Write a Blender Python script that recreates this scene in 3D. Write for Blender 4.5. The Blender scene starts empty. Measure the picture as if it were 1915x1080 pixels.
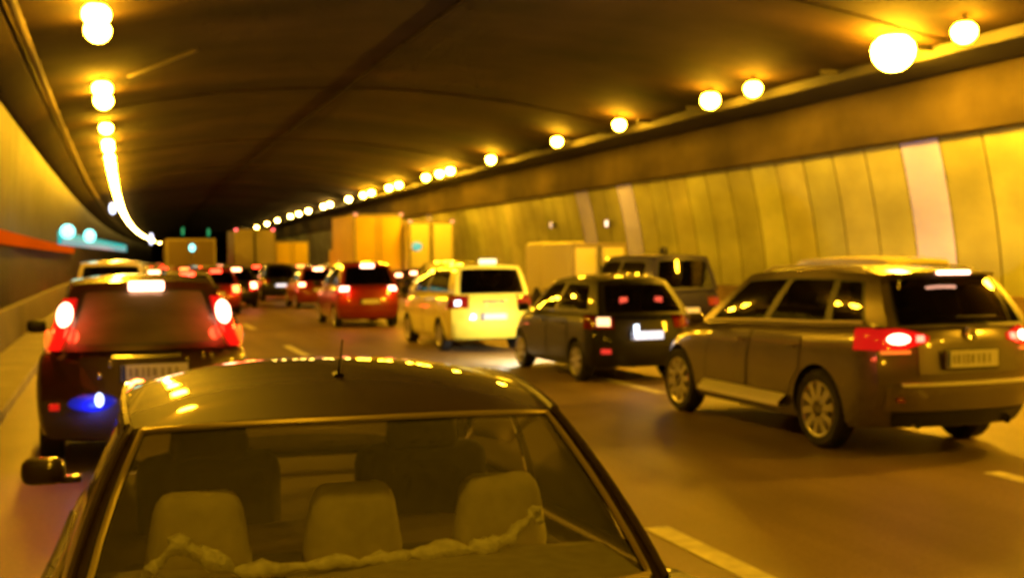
import bpy, bmesh, math, random
from mathutils import Vector, Matrix
random.seed(7)
sc = bpy.context.scene
COL = sc.collection

# ------------------------------------------------------------------ camera, world, exposure
H_CAM, F_PX, YAW, PITCH, ROLL = 1.85, 2199.0, 0.3319, 0.0275, 0.0093
K = 0.00031                                   # the bore bends gently to the right
cd = bpy.data.cameras.new('camera'); cam = bpy.data.objects.new('camera', cd); COL.objects.link(cam)
cd.sensor_width = 36.0; cd.lens = 36.0 * F_PX / 1915.0
cd.clip_start = 0.05; cd.clip_end = 2000
cam.location = (0, 0, H_CAM)
c_, s_ = math.cos(YAW), math.sin(YAW); cp, sp = math.cos(PITCH), math.sin(PITCH)
fwd = Vector((s_ * cp, c_ * cp, -sp)); rgt0 = Vector((c_, -s_, 0)); up0 = rgt0.cross(fwd)
cr, sr = math.cos(ROLL), math.sin(ROLL)
rgt = rgt0 * cr - up0 * sr; up = rgt0 * sr + up0 * cr
cam.matrix_world = Matrix(((rgt.x, up.x, -fwd.x, 0), (rgt.y, up.y, -fwd.y, 0), (rgt.z, up.z, -fwd.z, H_CAM), (0, 0, 0, 1)))
cd.dof.use_dof = True; cd.dof.focus_distance = 1.3; cd.dof.aperture_fstop = (cd.lens / 1000) / 0.0056
sc.camera = cam
w = bpy.data.worlds.new('World'); sc.world = w; w.use_nodes = True
w.node_tree.nodes['Background'].inputs[0].default_value = (0.02, 0.010, 0.002, 1)
w.node_tree.nodes['Background'].inputs[1].default_value = 0.3
sc.view_settings.view_transform = 'Standard'; sc.view_settings.look = 'None'
sc.view_settings.exposure = 0.0; sc.view_settings.gamma = 1.0
sc.render.engine = 'CYCLES'
sc.cycles.use_denoising = True
sc.cycles.max_bounces = 7; sc.cycles.sample_clamp_indirect = 6.0; sc.cycles.sample_clamp_direct = 0
sc.cycles.transparent_max_bounces = 10
sc.cycles.use_adaptive_sampling = True; sc.cycles.adaptive_threshold = .03; sc.cycles.adaptive_min_samples = 24
sc.cycles.caustics_reflective = False; sc.cycles.caustics_refractive = False

SODIUM = (1.0, 0.475, 0.012)
LAMP_R = 275.0                                # radiance of a tunnel lamp's lens

# ------------------------------------------------------------------ helpers
def bend(X, Y, Z=0.0):
    return Vector((X + K * Y * Y / 2 * (1 if Y > 0 else 0), Y, Z))
def bang(Y): return -K * max(Y, 0)

def tag(o, label=None, cat=None, group=None, kind=None):
    if label: o['label'] = label
    if cat: o['category'] = cat
    if group: o['group'] = group
    if kind: o['kind'] = kind
    return o
def thing(name, label, cat, loc=(0, 0, 0), rz=0.0, group=None):
    o = bpy.data.objects.new(name, None); COL.objects.link(o)
    o.empty_display_size = 0.2
    o.location = loc; o.rotation_euler = (0, 0, rz)
    return tag(o, label, cat, group)
def link(name, me, mats, parent=None, smooth=None):
    for m in (mats if isinstance(mats, (list, tuple)) else [mats]): me.materials.append(m)
    if smooth is not None:
        for p in me.polygons: p.use_smooth = True
        me.set_sharp_from_angle(angle=math.radians(smooth))
    o = bpy.data.objects.new(name, me); COL.objects.link(o)
    if parent: o.parent = parent
    return o

class MB:
    """collects faces for ONE mesh"""
    def __init__(s): s.v = []; s.f = []; s.mi = []
    def add(s, vs, fs, mi=0):
        b = len(s.v); s.v += [tuple(v) for v in vs]
        for f in fs: s.f.append([b + i for i in f]); s.mi.append(mi)
    def box(s, c, size, mi=0, rot=None, bev=0.0, tap=0.0):
        hx, hy, hz = size[0] / 2, size[1] / 2, size[2] / 2
        if bev > 0:
            bm = bmesh.new(); bmesh.ops.create_cube(bm, size=1)
            for v in bm.verts: v.co = Vector((v.co.x * size[0], v.co.y * size[1], v.co.z * size[2]))
            bmesh.ops.bevel(bm, geom=list(bm.edges), offset=min(bev, .45 * min(size)), segments=3, affect='EDGES', profile=.5)
            bm.verts.index_update()
            for v in bm.verts: v.co.x *= 1 - tap * (v.co.z / size[2] + .5)
            vs = [v.co.copy() for v in bm.verts]; fs = [[v.index for v in f.verts] for f in bm.faces]; bm.free()
        else:
            vs = [Vector((x, y, z)) for x in (-hx, hx) for y in (-hy, hy) for z in (-hz, hz)]
            fs = [(0, 1, 3, 2), (4, 6, 7, 5), (0, 4, 5, 1), (2, 3, 7, 6), (0, 2, 6, 4), (1, 5, 7, 3)]
        if rot is not None: vs = [rot @ v for v in vs]
        s.add([v + Vector(c) for v in vs], fs, mi)
    def grid(s, P, mi=0, flip=False):
        n, m = len(P), len(P[0]); vs = [p for r in P for p in r]; fs = []
        for i in range(n - 1):
            for j in range(m - 1):
                q = (i * m + j, (i + 1) * m + j, (i + 1) * m + j + 1, i * m + j + 1)
                fs.append(q[::-1] if flip else q)
        s.add(vs, fs, mi)
    def lathe(s, prof, c, axis='x', n=28, mi=0):
        rings = []
        for k in range(n):
            a = 2 * math.pi * k / n; r = []
            for (d, rad) in prof:
                if axis == 'x': p = Vector((d, rad * math.cos(a), rad * math.sin(a)))
                elif axis == 'y': p = Vector((rad * math.cos(a), d, rad * math.sin(a)))
                else: p = Vector((rad * math.cos(a), rad * math.sin(a), d))
                r.append(p + Vector(c))
            rings.append(r)
        rings.append(rings[0]); s.grid(rings, mi)
    def tube(s, pts, r, n=8, mi=0):
        rings = []
        for i, p in enumerate(pts):
            p = Vector(p); a = Vector(pts[max(i - 1, 0)]); b = Vector(pts[min(i + 1, len(pts) - 1)])
            t = (b - a).normalized(); u = t.cross(Vector((0, 0, 1)))
            if u.length < .05: u = t.cross(Vector((1, 0, 0)))
            u.normalize(); v = t.cross(u); rr = r[i] if isinstance(r, (list, tuple)) else r
            rings.append([p + (u * math.cos(2 * math.pi * k / n) + v * math.sin(2 * math.pi * k / n)) * rr for k in range(n + 1)])
        s.grid(rings, mi)
    def build(s, name, mats, parent=None, smooth=35, weld=True):
        me = bpy.data.meshes.new(name); me.from_pydata(s.v, [], s.f)
        me.polygons.foreach_set('material_index', s.mi)
        if weld:
            bm = bmesh.new(); bm.from_mesh(me); bmesh.ops.remove_doubles(bm, verts=bm.verts, dist=1e-4)
            bmesh.ops.recalc_face_normals(bm, faces=bm.faces); bm.to_mesh(me); bm.free()
        me.update()
        return link(name, me, mats, parent, smooth)

# ------------------------------------------------------------------ materials
def mat(name, col, rough=.5, metal=0, coat=0, emit=None, es=0, spec=.5, noise=None, bump=None):
    m = bpy.data.materials.new(name); m.use_nodes = True; nt = m.node_tree; b = nt.nodes['Principled BSDF']
    b.inputs['Base Color'].default_value = (*col, 1); b.inputs['Roughness'].default_value = rough
    b.inputs['Metallic'].default_value = metal; b.inputs['Coat Weight'].default_value = coat
    b.inputs['Coat Roughness'].default_value = .04; b.inputs['Specular IOR Level'].default_value = spec
    if emit: b.inputs['Emission Color'].default_value = (*emit, 1); b.inputs['Emission Strength'].default_value = es
    if noise or bump:
        tc = nt.nodes.new('ShaderNodeTexCoord')
    if noise:                                 # (scale, low, high, detail)
        n = nt.nodes.new('ShaderNodeTexNoise'); n.inputs['Scale'].default_value = noise[0]; n.inputs['Detail'].default_value = 6
        nt.links.new(tc.outputs['Object'], n.inputs['Vector'])
        r = nt.nodes.new('ShaderNodeMapRange'); r.inputs[1].default_value = .3; r.inputs[2].default_value = .7
        r.inputs[3].default_value = noise[1]; r.inputs[4].default_value = noise[2]
        nt.links.new(n.outputs['Fac'], r.inputs[0])
        mx = nt.nodes.new('ShaderNodeVectorMath'); mx.operation = 'SCALE'; mx.inputs[0].default_value = col
        nt.links.new(r.outputs[0], mx.inputs['Scale']); nt.links.new(mx.outputs[0], b.inputs['Base Color'])
        rr = nt.nodes.new('ShaderNodeMapRange'); rr.inputs[3].default_value = rough * .85; rr.inputs[4].default_value = min(1, rough * 1.15)
        nt.links.new(n.outputs['Fac'], rr.inputs[0]); nt.links.new(rr.outputs[0], b.inputs['Roughness'])
    if bump:
        n2 = nt.nodes.new('ShaderNodeTexNoise'); n2.inputs['Scale'].default_value = bump[0]; n2.inputs['Detail'].default_value = 4
        nt.links.new(tc.outputs['Object'], n2.inputs['Vector'])
        bp = nt.nodes.new('ShaderNodeBump'); bp.inputs['Strength'].default_value = bump[1]; bp.inputs['Distance'].default_value = .01
        nt.links.new(n2.outputs['Fac'], bp.inputs['Height']); nt.links.new(bp.outputs[0], b.inputs['Normal'])
    return m
def paint(name, col, metal=.25, rough=.3):
    return mat(name, col, rough, metal, coat=1, noise=(1.7, .88, 1.08))
def glass(name, tint, refl=1.0, ior=1.9, dust=0.0):
    """thin pane: tinted see-through plus a mirror layer by viewing angle"""
    m = bpy.data.materials.new(name); m.use_nodes = True; nt = m.node_tree; nt.nodes.clear()
    o = nt.nodes.new('ShaderNodeOutputMaterial'); t = nt.nodes.new('ShaderNodeBsdfTransparent'); t.inputs[0].default_value = (*tint, 1)
    g = nt.nodes.new('ShaderNodeBsdfGlossy'); g.inputs['Roughness'].default_value = .03; g.inputs[0].default_value = (refl, refl, refl, 1)
    f = nt.nodes.new('ShaderNodeFresnel'); f.inputs[0].default_value = ior
    mx = nt.nodes.new('ShaderNodeMixShader')
    nt.links.new(f.outputs[0], mx.inputs[0]); nt.links.new(t.outputs[0], mx.inputs[1]); nt.links.new(g.outputs[0], mx.inputs[2])
    if dust:                                  # a film of dust that catches the lamps' light
        d = nt.nodes.new('ShaderNodeBsdfDiffuse'); d.inputs[0].default_value = (.62, .60, .42, 1)
        n = nt.nodes.new('ShaderNodeTexNoise'); n.inputs['Scale'].default_value = 3; r = nt.nodes.new('ShaderNodeMapRange')
        r.inputs[3].default_value = dust * .6; r.inputs[4].default_value = dust * 1.4; nt.links.new(n.outputs['Fac'], r.inputs[0])
        m2 = nt.nodes.new('ShaderNodeMixShader'); nt.links.new(r.outputs[0], m2.inputs[0]); nt.links.new(mx.outputs[0], m2.inputs[1]); nt.links.new(d.outputs[0], m2.inputs[2]); mx = m2
    nt.links.new(mx.outputs[0], o.inputs[0]); return m
def glow(name, col, s): return mat(name, (.3 * col[0], .3 * col[1], .3 * col[2]), .3, emit=col, es=s)

M = {}
M['black'] = mat('black plastic', (.012, .012, .012), .45)
M['well'] = mat('wheel well', (.008, .008, .008), .9)
M['rubber'] = mat('tyre rubber', (.018, .017, .016), .8)
M['trim'] = mat('cabin trim', (.02, .018, .016), .8)
M['alloy'] = mat('alloy wheel', (.62, .62, .6), .3, .7)
M['steel'] = mat('steel wheel', (.25, .25, .25), .4, .6)
M['chrome'] = mat('bright trim', (.8, .8, .78), .18, .9)
M['satin'] = mat('satin trim', (.88, .88, .80), .42, .15)
M['plate'] = mat('number plate', (.75, .75, .72), .4)
M['plate_blue'] = mat('plate band', (.03, .06, .3), .4)
M['plate_char'] = mat('plate marks', (.30, .29, .26), .5)
M['glass'] = glass('tinted glass', (.42, .44, .40))
M['dark_glass'] = glass('privacy glass', (.06, .06, .055))
M['clear_glass'] = glass('clear glass', (.93, .95, .92), ior=1.5)
M['dusty_dark'] = glass('dusty dark rear glass', (.08, .07, .06), ior=1.6, dust=.16)
M['dusty_glass'] = glass('dusty rear glass', (.9, .92, .86), ior=1.6, dust=.10)
M['lens'] = mat('red lens', (.35, .008, .006), .12, coat=1, emit=(1, .015, .008), es=.55)
M['lens_off'] = mat('unlit red lens', (.22, .01, .008), .12, coat=1)
M['core'] = glow('lit brake lamp', (1, .42, .24), 10.0)
M['chm'] = glow('lit high brake lamp', (1, .45, .28), 9.0)
M['core_far'] = glow('lit far brake lamp', (1, .30, .12), 16.0)
M['core_or'] = glow('orange brake lamp', (1, .20, .04), 9.0); M['core_rd'] = glow('red brake lamp', (1, .035, .012), 14.0)
M['amber'] = glow('amber lens and flank glow', (1, .22, .02), 1.1)
M['wlamp'] = glow('white lamp', (.75, .85, 1), 4.5)
M['plate_lit'] = mat('lit number plate', (.75, .78, .85), .4, emit=(.75, .82, 1), es=1.3)  # emission puts the plate light's glow into the plate itself
M['headrest'] = mat('tan seat cloth', (.58, .53, .28), .9, noise=(14, .85, 1.1))
M['seat'] = mat('grey seat cloth', (.075, .06, .035), .9, noise=(14, .8, 1.1))
M['shelf'] = mat('tan parcel shelf', (.44, .40, .22), .95, noise=(20, .85, 1.1))

# ------------------------------------------------------------------ the setting: road, walls, ceiling
YS = [-14 + 2 * i for i in range(40)] + [66 + 6 * i for i in range(60)]      # ... 420 m
def strip(name, prof, ys, m, kind=None, label=None, cat=None, sub=1, smooth=30):
    """sweeps a cross-section (X, Z) along the bore"""
    mb = MB(); mb.grid([[bend(X, y, Z) for (X, Z) in prof] for y in ys])
    o = mb.build(name, m, smooth=smooth); return tag(o, label, cat, kind=kind)

asph = mat('asphalt', (.25, .18, .095), .5, noise=(.35, .8, 1.2), bump=(60, .5))
nt = asph.node_tree
b = nt.nodes['Principled BSDF']
def wear(m, scale, lo, hi, vec=(1, 1, 1)):
    """a second, stretched noise multiplied onto the base colour: stains and tyre wear"""
    nt = m.node_tree; b = nt.nodes['Principled BSDF']; src = b.inputs['Base Color'].links[0].from_socket
    tc = nt.nodes.new('ShaderNodeTexCoord'); mp = nt.nodes.new('ShaderNodeMapping'); mp.inputs['Scale'].default_value = vec
    n = nt.nodes.new('ShaderNodeTexNoise'); n.inputs['Scale'].default_value = scale; n.inputs['Detail'].default_value = 5
    r = nt.nodes.new('ShaderNodeMapRange'); r.inputs[1].default_value = .3; r.inputs[2].default_value = .7; r.inputs[3].default_value = lo; r.inputs[4].default_value = hi
    v = nt.nodes.new('ShaderNodeVectorMath'); v.operation = 'SCALE'
    nt.links.new(tc.outputs['Object'], mp.inputs[0]); nt.links.new(mp.outputs[0], n.inputs['Vector']); nt.links.new(n.outputs['Fac'], r.inputs[0])
    nt.links.new(src, v.inputs[0]); nt.links.new(r.outputs[0], v.inputs['Scale']); nt.links.new(v.outputs[0], b.inputs['Base Color'])
wear(asph, 1.0, .72, 1.2, (1.3, .06, 1)); wear(asph, 1.0, .8, 1.15, (.5, .3, 1)); wear(asph, 1.0, .86, 1.14, (28, 28, 28))
strip('road', [(-2.0, 0), (2, 0), (6, 0), (10, 0), (15.75, 0)], YS, asph, 'structure')
pm = mat('road paint', (.86, .82, .50), .6, noise=(6, .65, 1.1))
mb = MB()
for X0, st in ((3.49, 4.4), (6.99, 5.2), (10.49, 4.4)):
    y = st - 9
    while y < 260:
        mb.grid([[bend(X0 - .09, y + t, .005), bend(X0 + .09, y + t, .005)] for t in (0, 1, 2, 2.8)]); y += 9
for X0 in (15.0,):
    mb.grid([[bend(X0 - .07, y, .005), bend(X0 + .07, y, .005)] for y in YS])
tag(mb.build('lane_markings', pm), kind='structure')

ceilm = mat('stained concrete ceiling', (.034, .021, .010), .95, spec=.06, noise=(.5, .5, 1.35), bump=(9, .5))
wear(ceilm, 1.0, .3, 1.6, (.10, .35, 1))
cp_ = [(-1.35, 5.62), (-.6, 5.72)]
for i in range(13):
    X = .0 + 13.9 * i / 12; cp_.append((X, 5.80 + .75 * (1 - ((X - 6.95) / 6.95) ** 2)))
cp_ += [(14.6, 5.72), (15.74, 5.62)]
strip('ceiling', cp_, YS, ceilm, 'structure', smooth=40)
# transverse joints in the ceiling
jm = mat('dark joint filler', (.022, .015, .008), .95, spec=.03)
pj = mat('panel joint', (.10, .085, .035), .9, spec=.1)
mb = MB()
y = 3.3
while y < 200:
    for i in range(1, len(cp_) - 2):
        (xa, za), (xb, zb) = cp_[i], cp_[i + 1]
        mb.add([bend(xa, y - .07, za - .02), bend(xb, y - .07, zb - .02), bend(xb, y + .07, zb - .02), bend(xa, y + .07, za - .02),
                bend(xa, y - .07, za + .02), bend(xb, y - .07, zb + .02), bend(xb, y + .07, zb + .02), bend(xa, y + .07, za + .02)],
               [(0, 1, 2, 3), (0, 1, 5, 4), (2, 3, 7, 6)])
    y += 14.5
tag(mb.build('ceiling_joints', jm), kind='structure')

mb = MB(); mb.tube([bend(6.15, y, 6.50) for y in YS], .055, 6)
for y in range(1, 200, 3): mb.box(bend(6.15, y, 6.53), (.16, .05, .12))
tag(mb.build('ceiling_cable', jm), 'dark cable running lengthwise along the middle of the tunnel ceiling', 'cable')
mb = MB(); mb.tube([bend(.42, 26.7, 5.80), bend(1.0, 25.3, 5.86), bend(1.65, 23.9, 5.95)], .035, 6)
tag(mb.build('ceiling_pipe', mat('pale pipe', (.12, .09, .05), .8)), 'short pale pipe slanting over the ceiling right of the left lamp pair', 'pipe')
# panelled side wall on the right
pan = mat('cream wall panel', (.37, .385, .19), .6, spec=.12, noise=(.8, .85, 1.1), bump=(3, .12))
wear(pan, 1.0, .70, 1.18, (.5, .35, .8))
nt = pan.node_tree; b = nt.nodes['Principled BSDF']; src = b.inputs['Base Color'].links[0].from_socket
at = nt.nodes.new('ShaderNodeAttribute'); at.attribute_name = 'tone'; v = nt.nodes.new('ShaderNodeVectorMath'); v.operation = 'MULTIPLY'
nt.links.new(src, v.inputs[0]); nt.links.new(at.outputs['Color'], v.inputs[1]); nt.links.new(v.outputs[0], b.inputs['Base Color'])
def panel_wall(name, prof, label, pitch=1.25, side=1, dull=1.0):
    mb = MB(); tones = []
    y = -14.0; rnd = random.Random(3 + side)
    while y < 330:
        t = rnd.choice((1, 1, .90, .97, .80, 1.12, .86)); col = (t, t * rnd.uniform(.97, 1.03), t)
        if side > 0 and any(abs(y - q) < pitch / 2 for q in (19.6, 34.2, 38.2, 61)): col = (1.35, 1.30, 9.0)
        g = .022; fr = [(y + g, 0), (y + pitch - g, 0)]
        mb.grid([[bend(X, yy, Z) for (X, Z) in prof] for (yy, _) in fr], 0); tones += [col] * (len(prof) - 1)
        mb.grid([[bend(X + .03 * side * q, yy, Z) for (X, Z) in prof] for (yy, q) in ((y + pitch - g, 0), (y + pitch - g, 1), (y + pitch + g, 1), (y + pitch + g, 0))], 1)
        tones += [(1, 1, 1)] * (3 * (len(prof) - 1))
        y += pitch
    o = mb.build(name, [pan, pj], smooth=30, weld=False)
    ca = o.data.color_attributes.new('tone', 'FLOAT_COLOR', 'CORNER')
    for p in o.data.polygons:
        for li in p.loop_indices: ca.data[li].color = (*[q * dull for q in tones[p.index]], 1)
    return tag(o, label, 'wall')
wp = [(16.42 - .54 * (t ** 1.6), 1.0 + 3.24 * t) for t in [i / 8 for i in range(9)]]
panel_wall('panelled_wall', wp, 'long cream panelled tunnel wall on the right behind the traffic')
wl = [(-2.12 + .14 * (t ** 1.6), .9 + 4.1 * t) for t in [i / 8 for i in range(9)]]
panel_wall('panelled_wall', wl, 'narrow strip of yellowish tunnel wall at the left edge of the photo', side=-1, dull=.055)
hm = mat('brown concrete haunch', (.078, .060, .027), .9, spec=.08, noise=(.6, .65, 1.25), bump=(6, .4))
wear(hm, 1.0, .65, 1.2, (.7, .25, 1))
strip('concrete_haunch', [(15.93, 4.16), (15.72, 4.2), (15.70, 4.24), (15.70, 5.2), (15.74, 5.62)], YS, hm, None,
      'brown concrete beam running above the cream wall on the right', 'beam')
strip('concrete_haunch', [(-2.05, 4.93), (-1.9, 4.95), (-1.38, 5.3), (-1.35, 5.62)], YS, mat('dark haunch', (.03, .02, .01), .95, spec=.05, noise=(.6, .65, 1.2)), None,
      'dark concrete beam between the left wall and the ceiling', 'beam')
mb = MB(); mb.tube([bend(-1.22, y, 5.42) for y in YS], .07, 8)
for y in range(0, 160, 4): mb.box(bend(-1.22, y, 5.53), (.05, .05, .24))
tag(mb.build('cable_conduit', mat('weathered conduit', (.11, .085, .05), .8, 0, spec=.1)), 'pale cable pipe running along the top left corner of the tunnel', 'pipe')
# cable tray beside the right lamp row, made black for the recess's shade
mb = MB()
for (a, bb) in (((14.35, 5.42), (15.5, 5.36)), ((14.35, 5.42), (14.35, 5.62)), ((15.5, 5.36), (15.5, 5.55))):
    mb.grid([[bend(a[0], y, a[1]), bend(bb[0], y, bb[1])] for y in YS])
for i in range(60):
    y = i * 3.0; mb.box(bend(14.7, y, 5.6), (1.5, .06, .10)); 
tag(mb.build('cable_tray', mat('recess-shaded steel tray', (.012, .009, .006), .8)), 'dark cable tray hanging beside the right row of lamps', 'cable tray')
bar = mat('dirty barrier concrete', (.16, .10, .055), .8, noise=(1.5, .6, 1.2), bump=(8, .4))
strip('concrete_barrier', [(15.75, 0), (15.75, .12), (15.95, .38), (16.08, .98), (16.2, 1.0), (16.5, 1.0)], YS, bar, None,
      'dark concrete barrier at the foot of the right wall', 'barrier')
strip('concrete_barrier', [(-2.0, 0), (-2.0, .55), (-2.02, .86), (-2.2, .9)], YS, mat('pale kerb concrete', (.17, .14, .08), .8, noise=(1.5, .7, 1.1)), None,
      'pale concrete barrier at the foot of the left wall', 'barrier')
strip('pavement', [(-1.99, .13), (-1.22, .13), (-1.2, .11), (-1.2, .0)], YS, mat('pale verge', (.30, .26, .16), .8, noise=(1.2, .75, 1.1)), 'structure')
# far end of the modelled bore
mb = MB(); mb.grid([[bend(-6, 421, -1), bend(-6, 421, 8)], [bend(20, 421, -1), bend(20, 421, 8)]])
tag(mb.build('far_wall', mat('far dark', (.02, .012, .006), .9)), kind='structure')

# ------------------------------------------------------------------ tunnel lamps
lampm = glow('sodium lens', SODIUM, LAMP_R); lamp_hot = glow('sodium lens bright', SODIUM, LAMP_R * 1.5); lamp_mid = glow('sodium lens mid', SODIUM, LAMP_R * 1.55); lampm2 = glow('sodium lens far', (1, .58, .09), LAMP_R * .45)
housing = mat('lamp housing', (.12, .10, .07), .5, .3)
def make_lamp(size, lm):
    t = thing('tunnel_lamp', '', 'lamp')
    mb = MB(); mb.box((0, 0, size * .34 + .02), (size * .42, size * .42, .06), bev=.02); mb.box((0, 0, size * .34 + .08), (.05, .05, .10))
    mb.build('housing', housing, t)
    mb = MB(); mb.lathe([(-size * .5, .001), (-size * .46, size * .2), (-size * .35, size * .36), (-size * .18, size * .47), (-size * .0, size * .5), (size * .16, size * .46), (size * .30, size * .32), (size * .34, .001)], (0, 0, 0), 'z', 20)
    mb.build('lamp_lens', lm, t)
    return t
def copy_tree(o, parent=None):
    c = o.copy(); COL.objects.link(c)
    if parent: c.parent = parent
    for ch in list(o.children): copy_tree(ch, c)
    return c
protoL = {}
used = set()
def lamp(X, Y, Z, size, far, label, group, tilt=0.0):
    key = (round(size, 2), far, 28 < Y)
    if key not in protoL: protoL[key] = make_lamp(size, lampm2 if far else (lamp_hot if size > .7 else lamp_mid if Y > 28 else lampm)); o = protoL[key]
    else: o = copy_tree(protoL[key])
    o.location = bend(X, Y, Z); o.rotation_euler = (0, tilt, bang(Y)); o['label'] = label; o['group'] = group
RY = [-9, -3, 3.5, 9.5, 16.3, 18.2, 23.2, 25.2, 30.6, 35.6, 42.8, 48.7, 50.5, 53, 58.8, 61.2, 66, 68.5, 73.5, 81, 84, 92, 98, 104, 115, 126, 140, 160, 185]
RL = {16.3: 'small flat lamp at the top right corner of the tunnel ceiling', 18.2: 'largest and brightest round lamp of the right ceiling row',
      23.2: 'smaller right lamp of the pair left of the brightest lamp', 25.2: 'larger left lamp of the pair left of the brightest lamp',
      30.6: 'single round lamp of the right row left of the lamp pair', 35.6: 'single round lamp, second one left of the lamp pair on the right row',
      42.8: 'single round lamp, third one left of the lamp pair on the right row', 48.7: 'rightmost lamp of the close triple in the right ceiling row',
      50.5: 'middle lamp of the close triple in the right ceiling row', 53: 'leftmost lamp of the close triple in the right ceiling row'}
for y in RY:
    s = {18.2: .78, 16.3: .42, 25.2: .46, 23.2: .40}.get(y, .36)
    if y < 15: s = .74 if y > 0 else .5
    lamp(13.66, y, 5.56, s, y > 70, RL.get(y, 'small distant sodium lamp of the right ceiling row' if y > 0 else 'sodium lamp of the right ceiling row overhead'),
         'lamps of the right ceiling row', tilt=math.radians(0))
LY = [-11, -5, 1, 7, 13, 18.9, 20.2, 27.0, 29.0, 35, 39.6, 41.3, 45, 48, 50.5, 54, 57, 61, 65, 70, 75, 81, 87, 94, 101, 108, 116, 125, 134, 144, 155, 167, 180, 195, 215, 240, 270]
LL = {18.9: 'topmost lamp of the left ceiling row, cut by the top edge of the photo', 20.2: 'second lamp from the top of the left ceiling row',
      27.0: 'upper lamp of the touching pair in the left ceiling row', 29.0: 'lower lamp of the touching pair in the left ceiling row',
      35: 'single lamp just below the touching pair in the left row'}
for y in LY:
    lamp(-.13, y, 5.56, .32 if y < 15 else .42 if y < 30 else .36, y > 70, LL.get(y, 'small distant sodium lamp in the chain of the left ceiling row' if y > 0 else 'sodium lamp of the left ceiling row overhead'),
         'lamps of the left ceiling row')

# ------------------------------------------------------------------ cars
def lerp(a, b, t): return a + (b - a) * t
def interp(tab, x):
    if x <= tab[0][0]: return tab[0][1]
    for (x0, y0), (x1, y1) in zip(tab, tab[1:]):
        if x <= x1:
            t = (x - x0) / (x1 - x0); t = t * t * (3 - 2 * t) if False else t
            return lerp(y0, y1, t)
    return tab[-1][1]
def csp(tab, x):
    """Catmull-Rom through (x, y) pairs"""
    n = len(tab)
    if x <= tab[0][0]: return tab[0][1]
    if x >= tab[-1][0]: return tab[-1][1]
    for i in range(n - 1):
        if x <= tab[i + 1][0]:
            x0, y0 = tab[i]; x1, y1 = tab[i + 1]; h = x1 - x0
            m0 = (y1 - tab[i - 1][1]) / (x1 - tab[i - 1][0]) if i > 0 else (y1 - y0) / h
            m1 = (tab[i + 2][1] - y0) / (tab[i + 2][0] - x0) if i < n - 2 else (y1 - y0) / h
            t = (x - x0) / h
            return (2 * t**3 - 3 * t * t + 1) * y0 + (t**3 - 2 * t * t + t) * h * m0 + (-2 * t**3 + 3 * t * t) * y1 + (t**3 - t * t) * h * m1
SIDE = [(-1, .90), (-.85, .955), (-.5, .985), (0, 1.0), (.5, .992), (.8, .97), (.93, .945), (1, .90)]

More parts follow.
